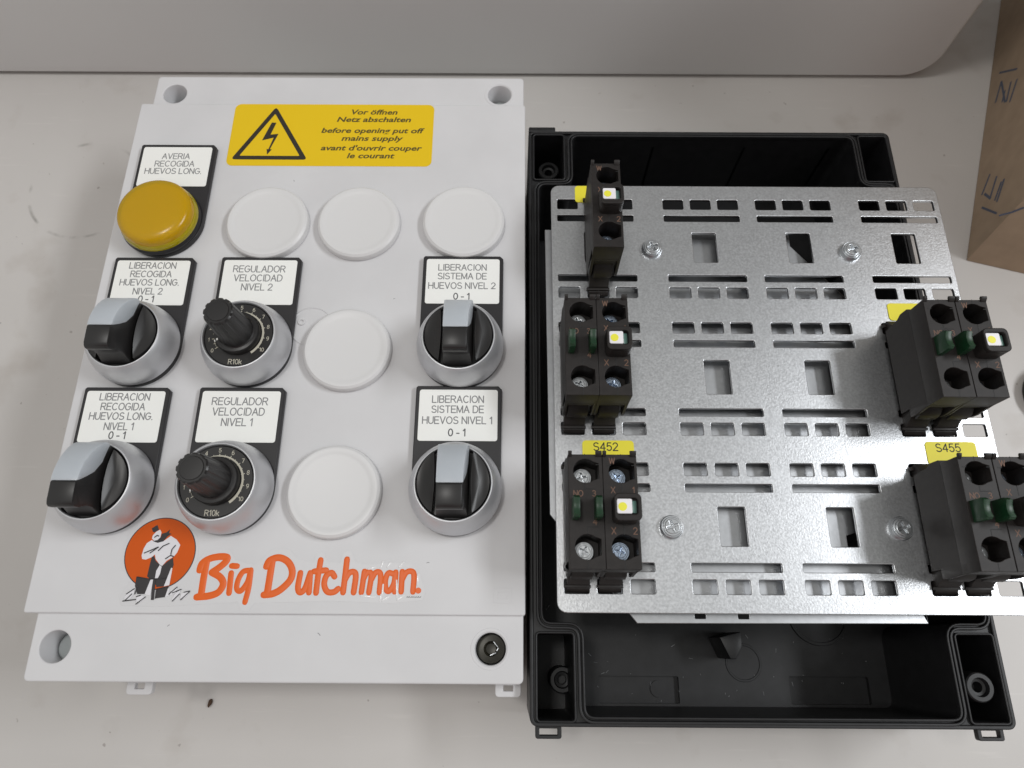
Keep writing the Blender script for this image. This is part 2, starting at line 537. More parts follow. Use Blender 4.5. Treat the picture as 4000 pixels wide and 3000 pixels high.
# ------------------------------------------------------------------ traced outlines (world mm)
DUTCH=[
  (1.0,[(-99.9, 24.3), (-100.1, 19.0), (-100.1, 13.4)]),
  (1.0,[(-101.8, 21.3), (-101.3, 23.4), (-99.2, 24.9), (-96.0, 25.6), (-93.5, 25.4), (-93.6, 24.1), (-95.5, 22.2), (-97.7, 20.6)]),
  (1.0,[(-97.7, 20.6), (-94.8, 19.1), (-93.5, 17.0), (-94.6, 14.5), (-97.4, 13.3), (-101.4, 12.9)]),
  (0.85,[(-91.4, 20.4), (-91.3, 17.3), (-91.2, 14.2)]),
  (0.85,[(-91.5, 22.7), (-89.8, 22.6)]),
  (0.8,[(-85.2, 21.3), (-87.5, 20.9), (-88.8, 18.4), (-88.9, 15.6), (-87.5, 14.9), (-85.7, 17.7), (-85.2, 21.3)]),
  (0.8,[(-85.1, 21.4), (-85.1, 15.9), (-85.7, 11.4)]),
  (1.0,[(-78.5, 24.2), (-78.7, 19.1), (-78.9, 14.2)]),
  (1.0,[(-80.2, 22.6), (-79.3, 24.5), (-76.5, 25.4), (-73.5, 24.2), (-71.7, 21.5), (-71.9, 18.5), (-74.4, 15.6), (-77.0, 14.1), (-79.9, 13.7)]),
  (0.85,[(-68.9, 20.6), (-69.2, 16.0), (-68.3, 14.5), (-66.9, 15.8), (-65.8, 20.1)]),
  (0.85,[(-65.7, 20.6), (-65.5, 14.5)]),
  (0.85,[(-62.7, 24.7), (-63.1, 19.2), (-63.2, 14.4)]),
  (0.85,[(-64.5, 21.1), (-60.6, 21.5)]),
  (0.85,[(-57.7, 19.5), (-58.8, 20.7), (-60.4, 19.7), (-60.8, 17.0), (-59.6, 14.8), (-57.5, 14.7), (-56.2, 15.7)]),
  (0.85,[(-54.1, 25.0), (-54.3, 19.3), (-54.5, 14.6)]),
  (0.85,[(-54.3, 18.4), (-53.1, 20.6), (-51.5, 21.0), (-50.8, 19.5), (-51.1, 14.6)]),
  (0.8,[(-48.1, 21.2), (-48.6, 14.6)]),
  (0.8,[(-48.4, 18.4), (-47.3, 20.8), (-46.0, 20.7), (-45.8, 19.1), (-46.2, 14.6)]),
  (0.8,[(-45.8, 18.4), (-44.5, 20.8), (-43.2, 20.9), (-42.7, 19.4), (-42.8, 14.6)]),
  (0.8,[(-38.7, 20.5), (-40.3, 20.7), (-41.1, 18.5), (-40.8, 15.8), (-39.7, 15.1), (-38.3, 17.4), (-38.0, 20.8)]),
  (0.8,[(-37.9, 21.0), (-37.9, 14.9)]),
  (0.8,[(-35.8, 21.2), (-35.8, 14.9)]),
  (0.8,[(-35.8, 18.5), (-34.5, 20.9), (-32.7, 21.3), (-31.9, 19.9), (-32.0, 14.9)]),
]
FILM= [(-103.3, 24.0), (-100.9, 26.9), (-97.3, 28.0), (-93.0, 28.0), (-90.6, 24.6), (-84.3, 23.0), (-81.9, 25.1), (-79.2, 28.1), (-75.9, 28.6), (-73.0, 28.0), (-70.3, 25.1), (-65.0, 24.0), (-64.6, 26.6), (-63.2, 27.4), (-61.8, 27.1), (-60.5, 24.3), (-56.2, 23.9), (-55.7, 26.9), (-54.2, 27.8), (-52.5, 27.1), (-51.3, 24.3), (-48.4, 23.4), (-40.0, 24.0), (-32.9, 24.1), (-30.1, 20.8), (-27.9, 14.9), (-28.7, 12.3), (-39.1, 11.3), (-57.7, 11.9), (-76.2, 11.3), (-82.7, 11.1), (-84.2, 8.6), (-86.5, 8.6), (-88.1, 11.5), (-101.1, 10.5), (-113.1, 9.8), (-125.2, 10.1), (-126.3, 12.1), (-125.2, 15.3), (-123.4, 18.0), (-127.2, 21.6), (-128.4, 27.6), (-126.9, 33.7), (-122.9, 37.5), (-116.4, 39.1), (-109.3, 37.1), (-104.1, 32.0), (-103.0, 26.3)]
FIG=[
  ('k',[(-119.8, 34.6), (-118.1, 35.8), (-117.3, 34.2), (-118.6, 33.3), (-119.2, 33.5)]),
  ('k',[(-118.1, 25.3), (-117.4, 25.7), (-116.6, 24.2), (-115.0, 22.9), (-114.2, 22.5), (-112.9, 23.8), (-111.1, 25.2), (-110.5, 22.9), (-110.8, 21.1), (-110.7, 16.5), (-115.0, 16.4), (-118.5, 19.2), (-118.3, 22.9)]),
  ('w',[(-119.1, 30.8), (-120.5, 29.8), (-121.2, 28.1), (-121.5, 25.8), (-121.1, 24.7), (-119.9, 24.5), (-118.1, 25.3), (-117.2, 26.2), (-116.7, 24.7), (-115.0, 22.9), (-114.2, 22.5), (-113.0, 24.2), (-110.9, 25.5), (-110.0, 26.9), (-109.4, 29.3), (-110.9, 31.0), (-113.0, 32.2), (-115.2, 30.4), (-117.5, 30.0)]),
  ('k',[(-118.8, 31.0), (-117.2, 30.8), (-116.3, 31.7), (-116.1, 32.9), (-114.7, 33.3), (-113.6, 34.3), (-113.8, 33.1), (-112.9, 32.9), (-114.1, 32.0), (-115.2, 30.4), (-116.9, 29.9), (-118.3, 30.3)]),
  ('w',[(-119.0, 32.3), (-118.1, 33.5), (-116.9, 34.2), (-116.3, 33.3), (-116.4, 31.7), (-117.2, 30.8), (-118.3, 30.6), (-119.1, 31.3)]),
  ('w',[(-115.0, 22.8), (-114.3, 22.3), (-114.4, 20.1), (-114.9, 18.6), (-115.8, 18.6), (-115.8, 21.0)]),
  ('w',[(-111.1, 22.0), (-110.7, 21.8), (-110.8, 16.5), (-112.5, 16.1)]),
  ('k',[(-121.9, 19.0), (-116.9, 18.4), (-117.2, 13.7), (-120.6, 13.7), (-121.8, 16.2)]),
  ('k',[(-115.3, 18.1), (-112.2, 18.6), (-112.5, 16.1), (-114.9, 15.9)]),
  ('k',[(-114.5, 15.5), (-110.9, 16.1), (-111.5, 12.8), (-114.5, 12.4)]),
  ('k',[(-116.4, 18.1), (-115.5, 18.1), (-115.0, 11.9), (-115.9, 11.9)]),
  ('w',[(-117.1, 18.3), (-116.3, 18.3), (-116.3, 13.2), (-118.2, 13.7)]),
  ('w',[(-111.0, 15.5), (-110.5, 15.5), (-110.5, 13.2), (-111.5, 12.8)]),
  ('w',[(-124.6, 12.2), (-124.0, 13.7), (-121.8, 15.1), (-121.7, 13.7), (-122.5, 12.2), (-123.6, 11.8)]),
  ('w',[(-120.5, 11.3), (-120.6, 12.9), (-119.2, 13.3), (-117.8, 12.8), (-119.0, 11.3)]),
  ('w',[(-110.1, 13.2), (-109.8, 14.8), (-108.1, 15.7), (-108.2, 14.1)]),
  ('w',[(-109.3, 11.9), (-108.5, 13.7), (-106.8, 15.2), (-107.3, 13.2), (-108.4, 11.9)]),
  ('w',[(-106.6, 12.5), (-106.4, 13.9), (-103.9, 14.7), (-104.6, 13.2), (-105.6, 12.3)]),
]
FIGL= [[(-120.7, 26.6), (-118.2, 27.7), (-116.6, 28.5)], [(-118.8, 26.6), (-117.4, 27.7), (-116.4, 28.5)], [(-116.2, 27.4), (-114.9, 28.9), (-113.1, 29.7)], [(-110.9, 29.1), (-111.8, 27.8), (-111.9, 26.3)], [(-113.4, 24.8), (-111.9, 25.9), (-110.9, 25.5)], [(-118.2, 31.7), (-117.5, 32.3), (-116.9, 32.1)], [(-124.8, 11.5), (-120.8, 12.0)], [(-124.0, 13.7), (-121.8, 15.3)], [(-124.0, 11.8), (-122.3, 13.7)], [(-120.4, 10.6), (-117.8, 12.8)], [(-120.6, 12.9), (-119.4, 13.3)], [(-110.4, 13.7), (-108.1, 15.9)], [(-109.3, 14.1), (-106.7, 15.2)], [(-108.9, 11.6), (-107.0, 13.8)], [(-106.3, 12.0), (-103.9, 14.5)], [(-105.6, 14.3), (-103.9, 14.7)], [(-121.6, 19.0), (-117.2, 18.3), (-112.4, 18.7)], [(-114.8, 15.2), (-111.0, 16.1)], [(-121.0, 16.2), (-121.3, 13.7)], [(-114.6, 15.0), (-114.5, 12.4)]]
BOLT= [(-100.4, 200.8), (-98.5, 200.7), (-100.2, 194.7), (-97.0, 195.1), (-99.6, 187.4), (-98.8, 187.4), (-100.4, 184.8), (-100.9, 187.6), (-100.2, 187.4), (-98.7, 193.2), (-103.3, 191.8)]
MARK1= [[[228.73, 212.65, 10.74], [225.68, 203.85, 6.22]], [[227.1, 207.28, 16.39], [223.62, 197.05, 13.19]], [[225.3, 201.33, 22.38], [221.86, 191.29, 18.81]], [[225.19, 201.17, 20.57], [222.45, 193.19, 17.13]], [[225.51, 203.14, 8.33], [223.51, 196.67, 13.73]], [[247.61, 269.5, 10.6], [243.81, 258.29, 7.67]], [[244.49, 259.78, 14.5], [242.39, 253.54, 13.42]], [[244.37, 258.68, 23.34], [240.73, 248.03, 19.55]], [[245.15, 261.41, 18.67], [241.47, 250.51, 16.8]], [[247.44, 268.99, 10.66], [241.78, 251.52, 15.68]], [[250.16, 277.4, 7.89], [246.75, 265.93, 22.39]], [[223.12, 196.03, 7.52], [219.59, 184.37, 19.85]]]
MARK2= [[[214.28, 178.31, 27.3], [217.93, 178.08, 30.3], [220.92, 178.16, 33.8]]]
CREASE_GLINTS= [[(-42.3, 24.3), (-42.8, 22.3)], [(-39.7, 24.0), (-40.7, 22.6)], [(-35.6, 24.1), (-36.8, 22.7)], [(-42.1, 14.0), (-42.4, 12.2)], [(-39.5, 13.6), (-41.7, 12.1)], [(-34.6, 13.9), (-36.9, 12.4)], [(-37.5, 18.5), (-37.0, 13.1)], [(-41.7, 17.1), (-41.8, 13.8)], [(-44.6, 22.6), (-46.8, 22.0)], [(-30.6, 20.3), (-30.6, 17.2)], [(-48.6, 13.6), (-44.4, 13.2)]]

# ------------------------------------------------------------------ the surface it all rests on
tb = MB().box(-700, -400, -30, 700, 650, 0, M_TABLE).build('tabletop')
tb['kind'] = 'structure'

# ------------------------------------------------------------------ grey cabinet standing behind
def cabinet():
    prof = rrect(-520, 1.2, 218, 190, 16, 8)          # front outline in x, z
    t = bmesh.new()
    rings = []
    for y, inset in ((281.2, 3.0), (280.2, 1.2), (280.6, 2.0), (279.6, .6), (279.2, 0)):
        pass
    steps = [(460, 0), (283.0, 0), (281.6, .35), (280.9, 1.1), (280.6, 2.2)]
    for y, ins in steps:
        p = offset_poly(prof, -ins) if ins else prof
        rings.append([t.verts.new((x, y, z)) for x, z in p])
    n = len(prof)
    for A, B in zip(rings, rings[1:]):
        for i in range(n): t.faces.new((A[i], A[(i + 1) % n], B[(i + 1) % n], B[i]))
    t.faces.new(rings[0][::-1]); t.faces.new(rings[-1])
    bmesh.ops.recalc_face_normals(t, faces=t.faces)
    me = bpy.data.meshes.new('t'); t.to_mesh(me); t.free()
    b = MB(); b.join(me, M_CAB)
    return b
cb = thing('grey_cabinet', 'large plain grey cabinet with rounded corners standing across the back of the table', 'cabinet', (-150, 360, 0))
cabinet().build('housing', cb, (-150, 360, 0))
for fx in (-480, 150):
    MB().lathe([(0, 0), (9, 0), (9, 1.4), (0, 1.4)], M_CAP, (fx, 330)).build('foot', cb, (fx, 330, 0))

# ------------------------------------------------------------------ brown carton on the right
A = Vector((214.7, 171.3, 0)); B = Vector((269.6, 336.6, 0)); C_ = A + Vector((26, -7, 0)).normalized() * 190
LV = Vector((4.1, 9.0, 40)) * 6.0
ct = thing('cardboard_box', 'brown cardboard carton with faded blue letters on its sides, at the right edge', 'box', tuple(A))
def carton():
    D_ = B + (C_ - A)
    t = bmesh.new()
    lo = [t.verts.new(p) for p in (A, C_, D_, B)]
    hi = [t.verts.new(p + LV) for p in (A, C_, D_, B)]
    t.faces.new(lo[::-1]); t.faces.new(hi)
    for i in range(4): t.faces.new((lo[i], lo[(i + 1) % 4], hi[(i + 1) % 4], hi[i]))
    bmesh.ops.recalc_face_normals(t, faces=t.faces)
    bmesh.ops.bevel(t, geom=list(t.edges), offset=.7, segments=2, profile=.5, affect='EDGES')
    me = bpy.data.meshes.new('t'); t.to_mesh(me); t.free()
    return MB().join(me, M_CARTON)
carton().build('carton_body', ct, tuple(A))
def carton_print(segs, nrm, wid, name):
    nrm = Vector(nrm)
    b = MB()
    for sg in segs:
        for p, q in zip(sg, sg[1:]):
            p, q = Vector(p), Vector(q)
            side = (q - p).cross(nrm).normalized() * wid
            t = bmesh.new()
            ra = [p - side, p + side, q + side, q - side]
            lo = [t.verts.new(v + nrm * .02) for v in ra]; hi = [t.verts.new(v + nrm * .12) for v in ra]
            t.faces.new(lo[::-1]); t.faces.new(hi)
            for i in range(4): t.faces.new((lo[i], lo[(i + 1) % 4], hi[(i + 1) % 4], hi[i]))
            bmesh.ops.recalc_face_normals(t, faces=t.faces)
            me = bpy.data.meshes.new('t'); t.to_mesh(me); t.free()
            b.join(me, M_BLUE)
    return b.build(name, ct, tuple(A), smooth=False)
carton_print(MARK1[:5], (-0.948698, 0.315085, 0.026347), .6, 'printed_letters')
carton_print(MARK1[5:10], (-0.948698, 0.315085, 0.026347), .6, 'printed_letters')
carton_print(MARK1[10:11], (-0.948698, 0.315085, 0.026347), .5, 'printed_line')
carton_print(MARK1[11:], (-0.948698, 0.315085, 0.026347), .5, 'printed_line')
carton_print(MARK2, (-0.252569, -0.938114, 0.236964), .5, 'printed_line')

# ------------------------------------------------------------------ small loose things
def crumb():
    random.seed(4)
    t = bmesh.new()
    bmesh.ops.create_icosphere(t, subdivisions=2, radius=1)
    for v in t.verts:
        k = random.uniform(.8, 1.15)
        v.co = Vector((v.co.x * .75 * k + v.co.y * .35, v.co.y * 1.6 * k, (v.co.z * .7 * k)))
        v.co += Vector((-114.8, -22.5, .72))
    me = bpy.data.meshes.new('t'); t.to_mesh(me); t.free()
    return MB().join(me, M_CRUMB)
tag(crumb().build('crumb', None, (-114.8, -22.5, 0)), 'tiny dark brown crumb lying on the table below the white panel', 'crumb')
tag(MB().lathe([(0, 0), (13.5, 0), (14, 1), (14, 5), (13, 6), (0, 6.3)], M_CAP, (238.8, 103)).build('black_cap', None, (238.8, 103, 0)),
    'round black cap just peeking in at the right edge of the table', 'cap')

# ------------------------------------------------------------------ white control panel (the cover of the enclosure)
panel = thing('control_panel', 'white plastic switch panel with yellow lamp, black selector switches, dials and orange brand sticker', 'control panel', (-76, 107, 0))
PO = (-76, 107, 0)
HOLES = [(-144.0, 217.0), (-6.6, 217.3), (-144.6, -2.3), (-6.8, -2.2)]
b = MB()
hl = [circle(x, y, 4.9, 32) for x, y in HOLES]
b.solid(rrect(-152.4, -12.5, 3.6, 226.2, 1.6), 30, 56.5, M_LID, hl, bevel=.45)
b.solid(rrect(-152.0, -12.1, 3.2, 225.8, 1.6), 1.0, 30.2, M_LID)
b.solid(rrect(-156.2, 7.8, 4.2, 210.4, .8), 36, 58.0, M_LID, bevel=.4)
b.lathe([(5.3, 56.52), (5.4, 56.62), (6.2, 56.62), (6.3, 56.5)], M_LID, HOLES[3], 48)
b.lathe([(5.3, 56.52), (5.4, 56.62), (6.2, 56.62), (6.3, 56.5)], M_LID, HOLES[1], 48)
# faint moulded marks on the cover
b.strokes([[(-6.0, 16.2), (-.2, 16.2), (-.2, 11.6), (-6.0, 11.6), (-6.0, 16.2)], [(-4.6, 15.0), (-1.6, 15.0), (-1.6, 12.8), (-4.6, 12.8), (-4.6, 15.0)]], .12, 58.0, M_LID, flat=.35)
b.lathe([(0.7, 58.03), (.8, 58.5), (1.3, 58.5), (1.5, 58.0)], M_LID, (-78.2, 110.3), 24)
b.lathe([(7.2, 58.0), (7.5, 58.22), (8.0, 58.0)], M_LID, (-74.5, 108.5), 48)
# dust and a hair or two caught on the cover
random.seed(11)
for px_, py_, l_, a_ in ((-124.6, 24.6, 1.3, .7), (-126.9, 23.4, .7, 1.2), (-100.5, 88, .9, .3), (-61, 1.5, 1.1, 2.4), (-45, 120, .6, .4), (-88, 172, .7, 1.9), (-28, 24, .8, .2), (-110, 4, .7, .6)):
    zz = 58.0 if py_ > 7.8 else 56.5
    b.strokes([[(px_, py_), (px_ + l_ * math.cos(a_) * .5, py_ + l_ * math.sin(a_) * .5 + .1), (px_ + l_ * math.cos(a_), py_ + l_ * math.sin(a_))]], .10, zz, M_INK, flat=.4, smooth=4)
b.build('cover', panel, PO)
for i, (x, y) in enumerate(HOLES):
    if i == 3:
        q = MB().lathe([(4.7, 44), (4.7, 50.0), (4.4, 50.5), (2.4, 50.7), (1.6, 49.6), (0, 49.4)], M_SCREWD, (x, y), 32)
        q.strokes([[(x - .2, y - 2), (x + 1.6, y - 1.2)], [(x + .9, y + 2.1), (x + 2.2, y + .6)], [(x + 1.9, y - .6), (x + 2.4, y + .2)]], .18, 50.75, M_SCREW, flat=.4)
        q.build('cover_screw', panel, (x, y, 50))
    else:
        MB().lathe([(0, 47.5), (3.9, 47.5), (4.85, 46.5), (4.85, 44), (0, 44)], M_HOLE, (x, y), 32).build('screw_plug', panel, (x, y, 47))
for lx in (-123.4, -1.2):
    q = MB().solid(rrect(lx - 4.3, -17.2, lx + 4.3, -11.5, 1.2), 38, 40.5, M_LID, [rrect(lx - 1.6, -15.4, lx + 1.6, -13.6, .2)], bevel=.3)
    q.build('latch_lug', panel, (lx, -14, 39))

# warning sticker
b = MB().solid(rrect(-116.5, 179.4, -33.6, 210.3, 2.6), 58.0, 58.12, M_YEL, bevel=.03)
ws = b.build('warning_label', panel, (-75, 195, 58))
b = MB()
tri = rounded([(-114.8, 182.4), (-83.9, 182.4), (-99.5, 208.9)], 1.8, 5)
tin = rounded([(-111.6, 184.2), (-87.1, 184.2), (-99.5, 205.3)], .6, 3)
b.solid(tri, 58.125, 58.18, M_YINK, [tin])
b.solid(BOLT, 58.125, 58.18, M_YINK)
b.build('voltage_symbol', ws, (-99, 192, 58.1))
b = MB()
for s_, y_, w_ in (('Vor öffnen', 205.2, 19.0), ('Netz abschalten', 201.4, 30.6), ('before opening put off', 195.8, 42.4), ('mains supply', 191.9, 25.2), ("avant d'ouvrir couper", 187.1, 41.2), ('le courant', 183.3, 19.3)):
    b.text(s_, -58.3, y_, 2.55, 58.16, M_YINK2, width=w_, shear=.22, bold=.07)
b.build('warning_text', ws, (-58, 195, 58.1))

# nameplates, one per mounted device
COLX = [-135.8, -95.5, -60.1, -19.2]
ROWY = [152.2, 99.6, 47.9]
def nameplate(cx, top, cy, lines, cap=2.45, wide=None):
    hw = 15.1
    out = [(cx - hw, cy + .4)]
    out += [(cx - hw, top - .6), (cx - hw + .6, top), (cx + hw - 1.2, top), (cx + hw, top - 1.2), (cx + hw, cy + .4)]
    out += [(cx + hw * math.cos(R(a)), cy + 15.3 * math.sin(R(a))) for a in range(-6, -180, -6)]
    np_ = MB().solid(out, 58.0, 60.2, M_NAME, bevel=.35).build('nameplate', panel, (cx, cy, 58))
    MB().solid(rrect(cx - 13.75, top - 20.2, cx + 13.75, top - 1.5, .9), 60.2, 60.5, M_CARD, bevel=.1).build('label_card', np_, (cx, top - 10, 60.2))
    b = MB()
    for s_, dy, dark in lines:
        b.line_text(s_, cx - .2, top - dy, cap, 60.5, M_INKD if dark else M_INK, rad=.21 if dark else .19, xs=wide or 1.0)
    b.build('lettering', np_, (cx, top - 10, 60.5))
    return np_
TOPS = [187.9, 136.4, 84.6]
nameplate(COLX[0] + .3, TOPS[0], ROWY[0], [('AVERIA', 7.2, 0), ('RECOGIDA', 10.8, 0), ('HUEVOS LONG.', 14.3, 0)], 2.5)
for r, n in ((1, '2'), (2, '1')):
    nameplate(COLX[0] - (0, 0, .3)[r], TOPS[r] - (0, .5, 1.0)[r], ROWY[r], [('LIBERACION', 4.9, 0), ('RECOGIDA', 8.5, 0), ('HUEVOS LONG.', 12.0, 0), ('NIVEL ' + n, 15.7, 0), ('0 - 1', 18.9, 1)], 2.45)
    nameplate(COLX[1], TOPS[r] - (0, .1, .8)[r], ROWY[r], [('REGULADOR', 6.6, 0), ('VELOCIDAD', 10.4, 0), ('NIVEL ' + n, 14.2, 0)], 2.6)
    nameplate(COLX[3], TOPS[r] + (0, .8, .2)[r], ROWY[r], [('LIBERACION', 6.3, 0), ('SISTEMA DE', 10.0, 0), ('HUEVOS NIVEL ' + n, 14.0, 0), ('0 - 1', 18.4, 1)], 2.45, 1.03)

# yellow indicator lamp
lx, ly = COLX[0] - .2, ROWY[0] - .4
lamp = MB().lathe([(15.0, 60.2), (15.2, 61.2), (14.6, 62.6), (13.2, 62.3), (0, 62.3)], M_NAME, (lx, ly)).build('indicator_lamp', panel, (lx, ly, 60.2))
q = MB()
q.lathe([(14.0, 62.2), (14.75, 62.5), (14.8, 63.2), (14.5, 64.2), (14.1, 64.9)], M_LENS2, (lx, ly), 96)
q.lathe([(14.1, 64.9), (14.05, 66.0), (13.8, 67.1), (13.2, 68.0), (12.2, 68.6), (10.6, 68.95), (8, 69.15), (4, 69.25), (0, 69.3)], M_LENS, (lx, ly), 96)
q.lathe([(0, 67.2), (9.6, 66.9), (11.8, 66.0), (12.3, 64.5), (12.5, 62.2)], M_LENS, (lx, ly), 96)
q.build('lens', lamp, (lx, ly, 64))
MB().lathe([(0, 65.0), (8.5, 64.8), (10.5, 63.6), (11.5, 61.5)], M_LREF, (lx, ly), 64).build('reflector', lamp, (lx, ly, 62))

# bezels, selector switches, dial regulators
BEZ = [(15.0, 60.2), (15.5, 60.8), (15.55, 62.0), (15.3, 64.2), (14.7, 66.8), (13.8, 69.3), (13.1, 70.6), (12.65, 71.1), (12.3, 71.15), (12.05, 70.8), (12.0, 69.9), (12.0, 66)]
def selector(cx, cy):
    s = MB().lathe(BEZ, M_BEZ, (cx, cy), 96).build('selector_switch', panel, (cx, cy, 60.2))
    k = MB()
    k.lathe([(0, 69.6), (11.5, 69.6), (11.85, 69.2), (11.85, 66)], M_KNOB, (cx, cy), 64)
    for sg in (-1, 1):                                   # raised crescents on both sides of the grip
        x0 = 6.4
        a0 = math.degrees(math.acos(x0 / 11.7))
        seg = []
        for i in range(15):
            a = R(-a0 + 2 * a0 * i / 14)
            seg.append((11.7 * math.cos(a), 11.7 * math.sin(a)))
        for i in range(1, 8):                            # hollow chord
            y = seg[14][1] * (1 - 2 * i / 8)
            seg.append((x0 - 1.0 * (1 - (y / seg[14][1]) ** 2) * .6, y))
        t = bmesh.new()
        lo = [t.verts.new((cx + sg * x, cy + y, 69)) for x, y in seg]
        def top(x, y):
            u = max(0.0, (x - 6) / 5.7)
            return 73.6 - 2.4 * u ** 1.2 - .010 * y * y
        hi = [t.verts.new((cx + sg * x, cy + y, top(x, y))) for x, y in seg]
        n = len(seg)
        for i in range(n): t.faces.new((lo[i], lo[(i + 1) % n], hi[(i + 1) % n], hi[i]))
        # scooped top: inner ring lower than the edge
        mx = sum(p[0] for p in seg) / n; my = 0
        prev_ = hi
        for f_ in (.93, .8, .62, .42, .2):
            ring_ = [t.verts.new((cx + sg * (mx + (x - mx) * f_), cy + y * f_, top(mx + (x - mx) * f_, y * f_) - .9 * (1 - f_ * f_))) for x, y in seg]
            for i in range(n): t.faces.new((prev_[i], prev_[(i + 1) % n], ring_[(i + 1) % n], ring_[i]))
            prev_ = ring_
        cv = t.verts.new((cx + sg * mx, cy, top(mx, 0) - .9))
        for i in range(n): t.faces.new((prev_[i], prev_[(i + 1) % n], cv))
        bmesh.ops.recalc_face_normals(t, faces=t.faces)
        me = bpy.data.meshes.new('t'); t.to_mesh(me); t.free()
        k.join(me, M_KNOB)
    tp = lambda x, y, z: (cx + x * (1.30 - .020 * (z - 69)), cy + y, z)
    black = [(-11.2, 69.3), (-11.0, 70.6), (-10.2, 72.4), (-9.4, 74.8), (-9.3, 77.4), (-10.0, 79.6), (-10.5, 80.8), (-10.6, 82.9), (-10.1, 83.8), (-9.0, 84.3), (-3.6, 84.5), (-3.0, 84.4), (-2.4, 83.0), (-.8, 80.3), (1.2, 77.4), (5.0, 74.6), (9.5, 73.2), (11.0, 72.4), (11.2, 69.3)]
    k.prism_x(black, -3.95, 3.95, M_KNOB, .35, tp)
    k.build('knob', s, (cx, cy, 69))
    ins = [(-2.95, 84.45), (-2.35, 83.05), (-.75, 80.35), (1.25, 77.45), (5.05, 74.65), (9.5, 73.3), (11.0, 72.6), (11.7, 72.9), (11.9, 74.0), (11.0, 76.2), (9.0, 78.7), (6.5, 80.9), (3.6, 82.7), (.5, 83.9)]
    MB().prism_x(ins, -4.15, 4.15, M_INS, .3, tp).build('lever_insert', s, (cx, cy, 76))
    return s
sel = selector(COLX[0], ROWY[2])
dup(sel, (COLX[0], ROWY[1], 60.2)); dup(sel, (COLX[3], ROWY[1], 60.2)); dup(sel, (COLX[3], ROWY[2], 60.2))

def regulator(cx, cy):
    s = MB().lathe(BEZ, M_BEZ, (cx, cy), 96).build('speed_dial', panel, (cx, cy, 60.2))
    MB().lathe([(0, 70.4), (11.6, 70.4), (11.9, 70.1), (11.9, 66)], M_KNOB, (cx, cy), 64).build('dial_plate', s, (cx, cy, 70))
    b = MB()
    ang = lambda v: R(216 - 24.9 * v)
    pt = lambda r, a: (cx + r * math.cos(a), cy + r * math.sin(a))
    for v in range(0, 11):
        b.line_text(str(v), *(lambda p: (p[0], p[1] - .62))(pt(10.3, ang(v))), 1.3, 70.41, M_DIALW, rad=.095)
        b.strokes([[pt(8.1, ang(v)), pt(9.1, ang(v))]], .13, 70.42, M_DIALW, flat=.35)
        if v < 10: b.strokes([[pt(8.2, ang(v + .5)), pt(8.9, ang(v + .5))]], .10, 70.42, M_DIALW, flat=.35)
    arc_o = [pt(8.5 + .009 * i, ang(i * 10.8 / 40)) for i in range(41)]
    arc_i = [pt(8.42 - .010 * i, ang(i * 10.8 / 40)) for i in range(40, -1, -1)]
    b.solid(arc_o + arc_i, 70.41, 70.45, M_DIALW)
    b.line_text('R10k', cx + .1, cy - 11.0, 1.75, 70.41, M_DIALW, rad=.11)
    b.build('dial_markings', s, (cx, cy, 70.4))
    k = MB().lathe([(7.7, 70.45), (7.75, 72.6), (7.4, 73.2), (6.5, 73.4), (6.1, 73.8)], M_KNOB, (cx, cy), 64)
    t = bmesh.new()                                       # fluted stem
    prev = None
    N_ = 96
    for z, r, fl in ((73.6, 6.1, .0), (74.2, 5.9, .08), (88.2, 4.9, .13), (88.7, 4.75, .13), (89.1, 4.3, .06)):
        ring = []
        for i in range(N_):
            a = 2 * math.pi * i / N_
            rr = r + fl * (1 if math.cos(12 * a) > -.35 else -1.6)
            ring.append(t.verts.new((cx + rr * math.cos(a), cy + rr * math.sin(a), z)))
        if prev:
            for i in range(N_): t.faces.new((prev[i], prev[(i + 1) % N_], ring[(i + 1) % N_], ring[i]))
        prev = ring
    t.faces.new(prev)
    bmesh.ops.recalc_face_normals(t, faces=t.faces)
    me = bpy.data.meshes.new('t'); t.to_mesh(me); t.free()
    k.join(me, M_KNOB)
    k.lathe([(3.7, 89.1), (3.5, 89.4), (0, 89.55)], M_KNOB, (cx, cy), 48)
    k.build('knob', s, (cx, cy, 73))
    # white pointer line on the skirt and up the stem
    a = ang(.35)
    p = MB()
    d = Vector((math.cos(a), math.sin(a))); e = Vector((-d.y, d.x)) * .35
    def bar(r0, z0, r1, z1):
        q = [(Vector((cx, cy)) + d * r + e * sg) for r, sg in ((r0, -1), (r0, 1), (r1, 1), (r1, -1))]
        t = bmesh.new()
        lo = [t.verts.new((v.x, v.y, z)) for v, z in zip(q, (z0, z0, z1, z1))]
        hi = [t.verts.new((v.x - d.x * .3, v.y - d.y * .3, z - .25)) for v, z in zip(q, (z0, z0, z1, z1))]
        t.faces.new(lo); t.faces.new(hi[::-1])
        for i in range(4): t.faces.new((lo[i], lo[(i + 1) % 4], hi[(i + 1) % 4], hi[i]))
        bmesh.ops.recalc_face_normals(t, faces=t.faces)
        me = bpy.data.meshes.new('t'); t.to_mesh(me); t.free()
        p.join(me, M_WHITE)
    bar(6.3, 73.55, 7.85, 72.95)
    bar(5.2, 88.0, 5.45, 85.0)
    p.build('pointer', s, (cx, cy, 73))
    return s
rg = regulator(COLX[1], ROWY[2])
dup(rg, (COLX[1], ROWY[1], 60.2))

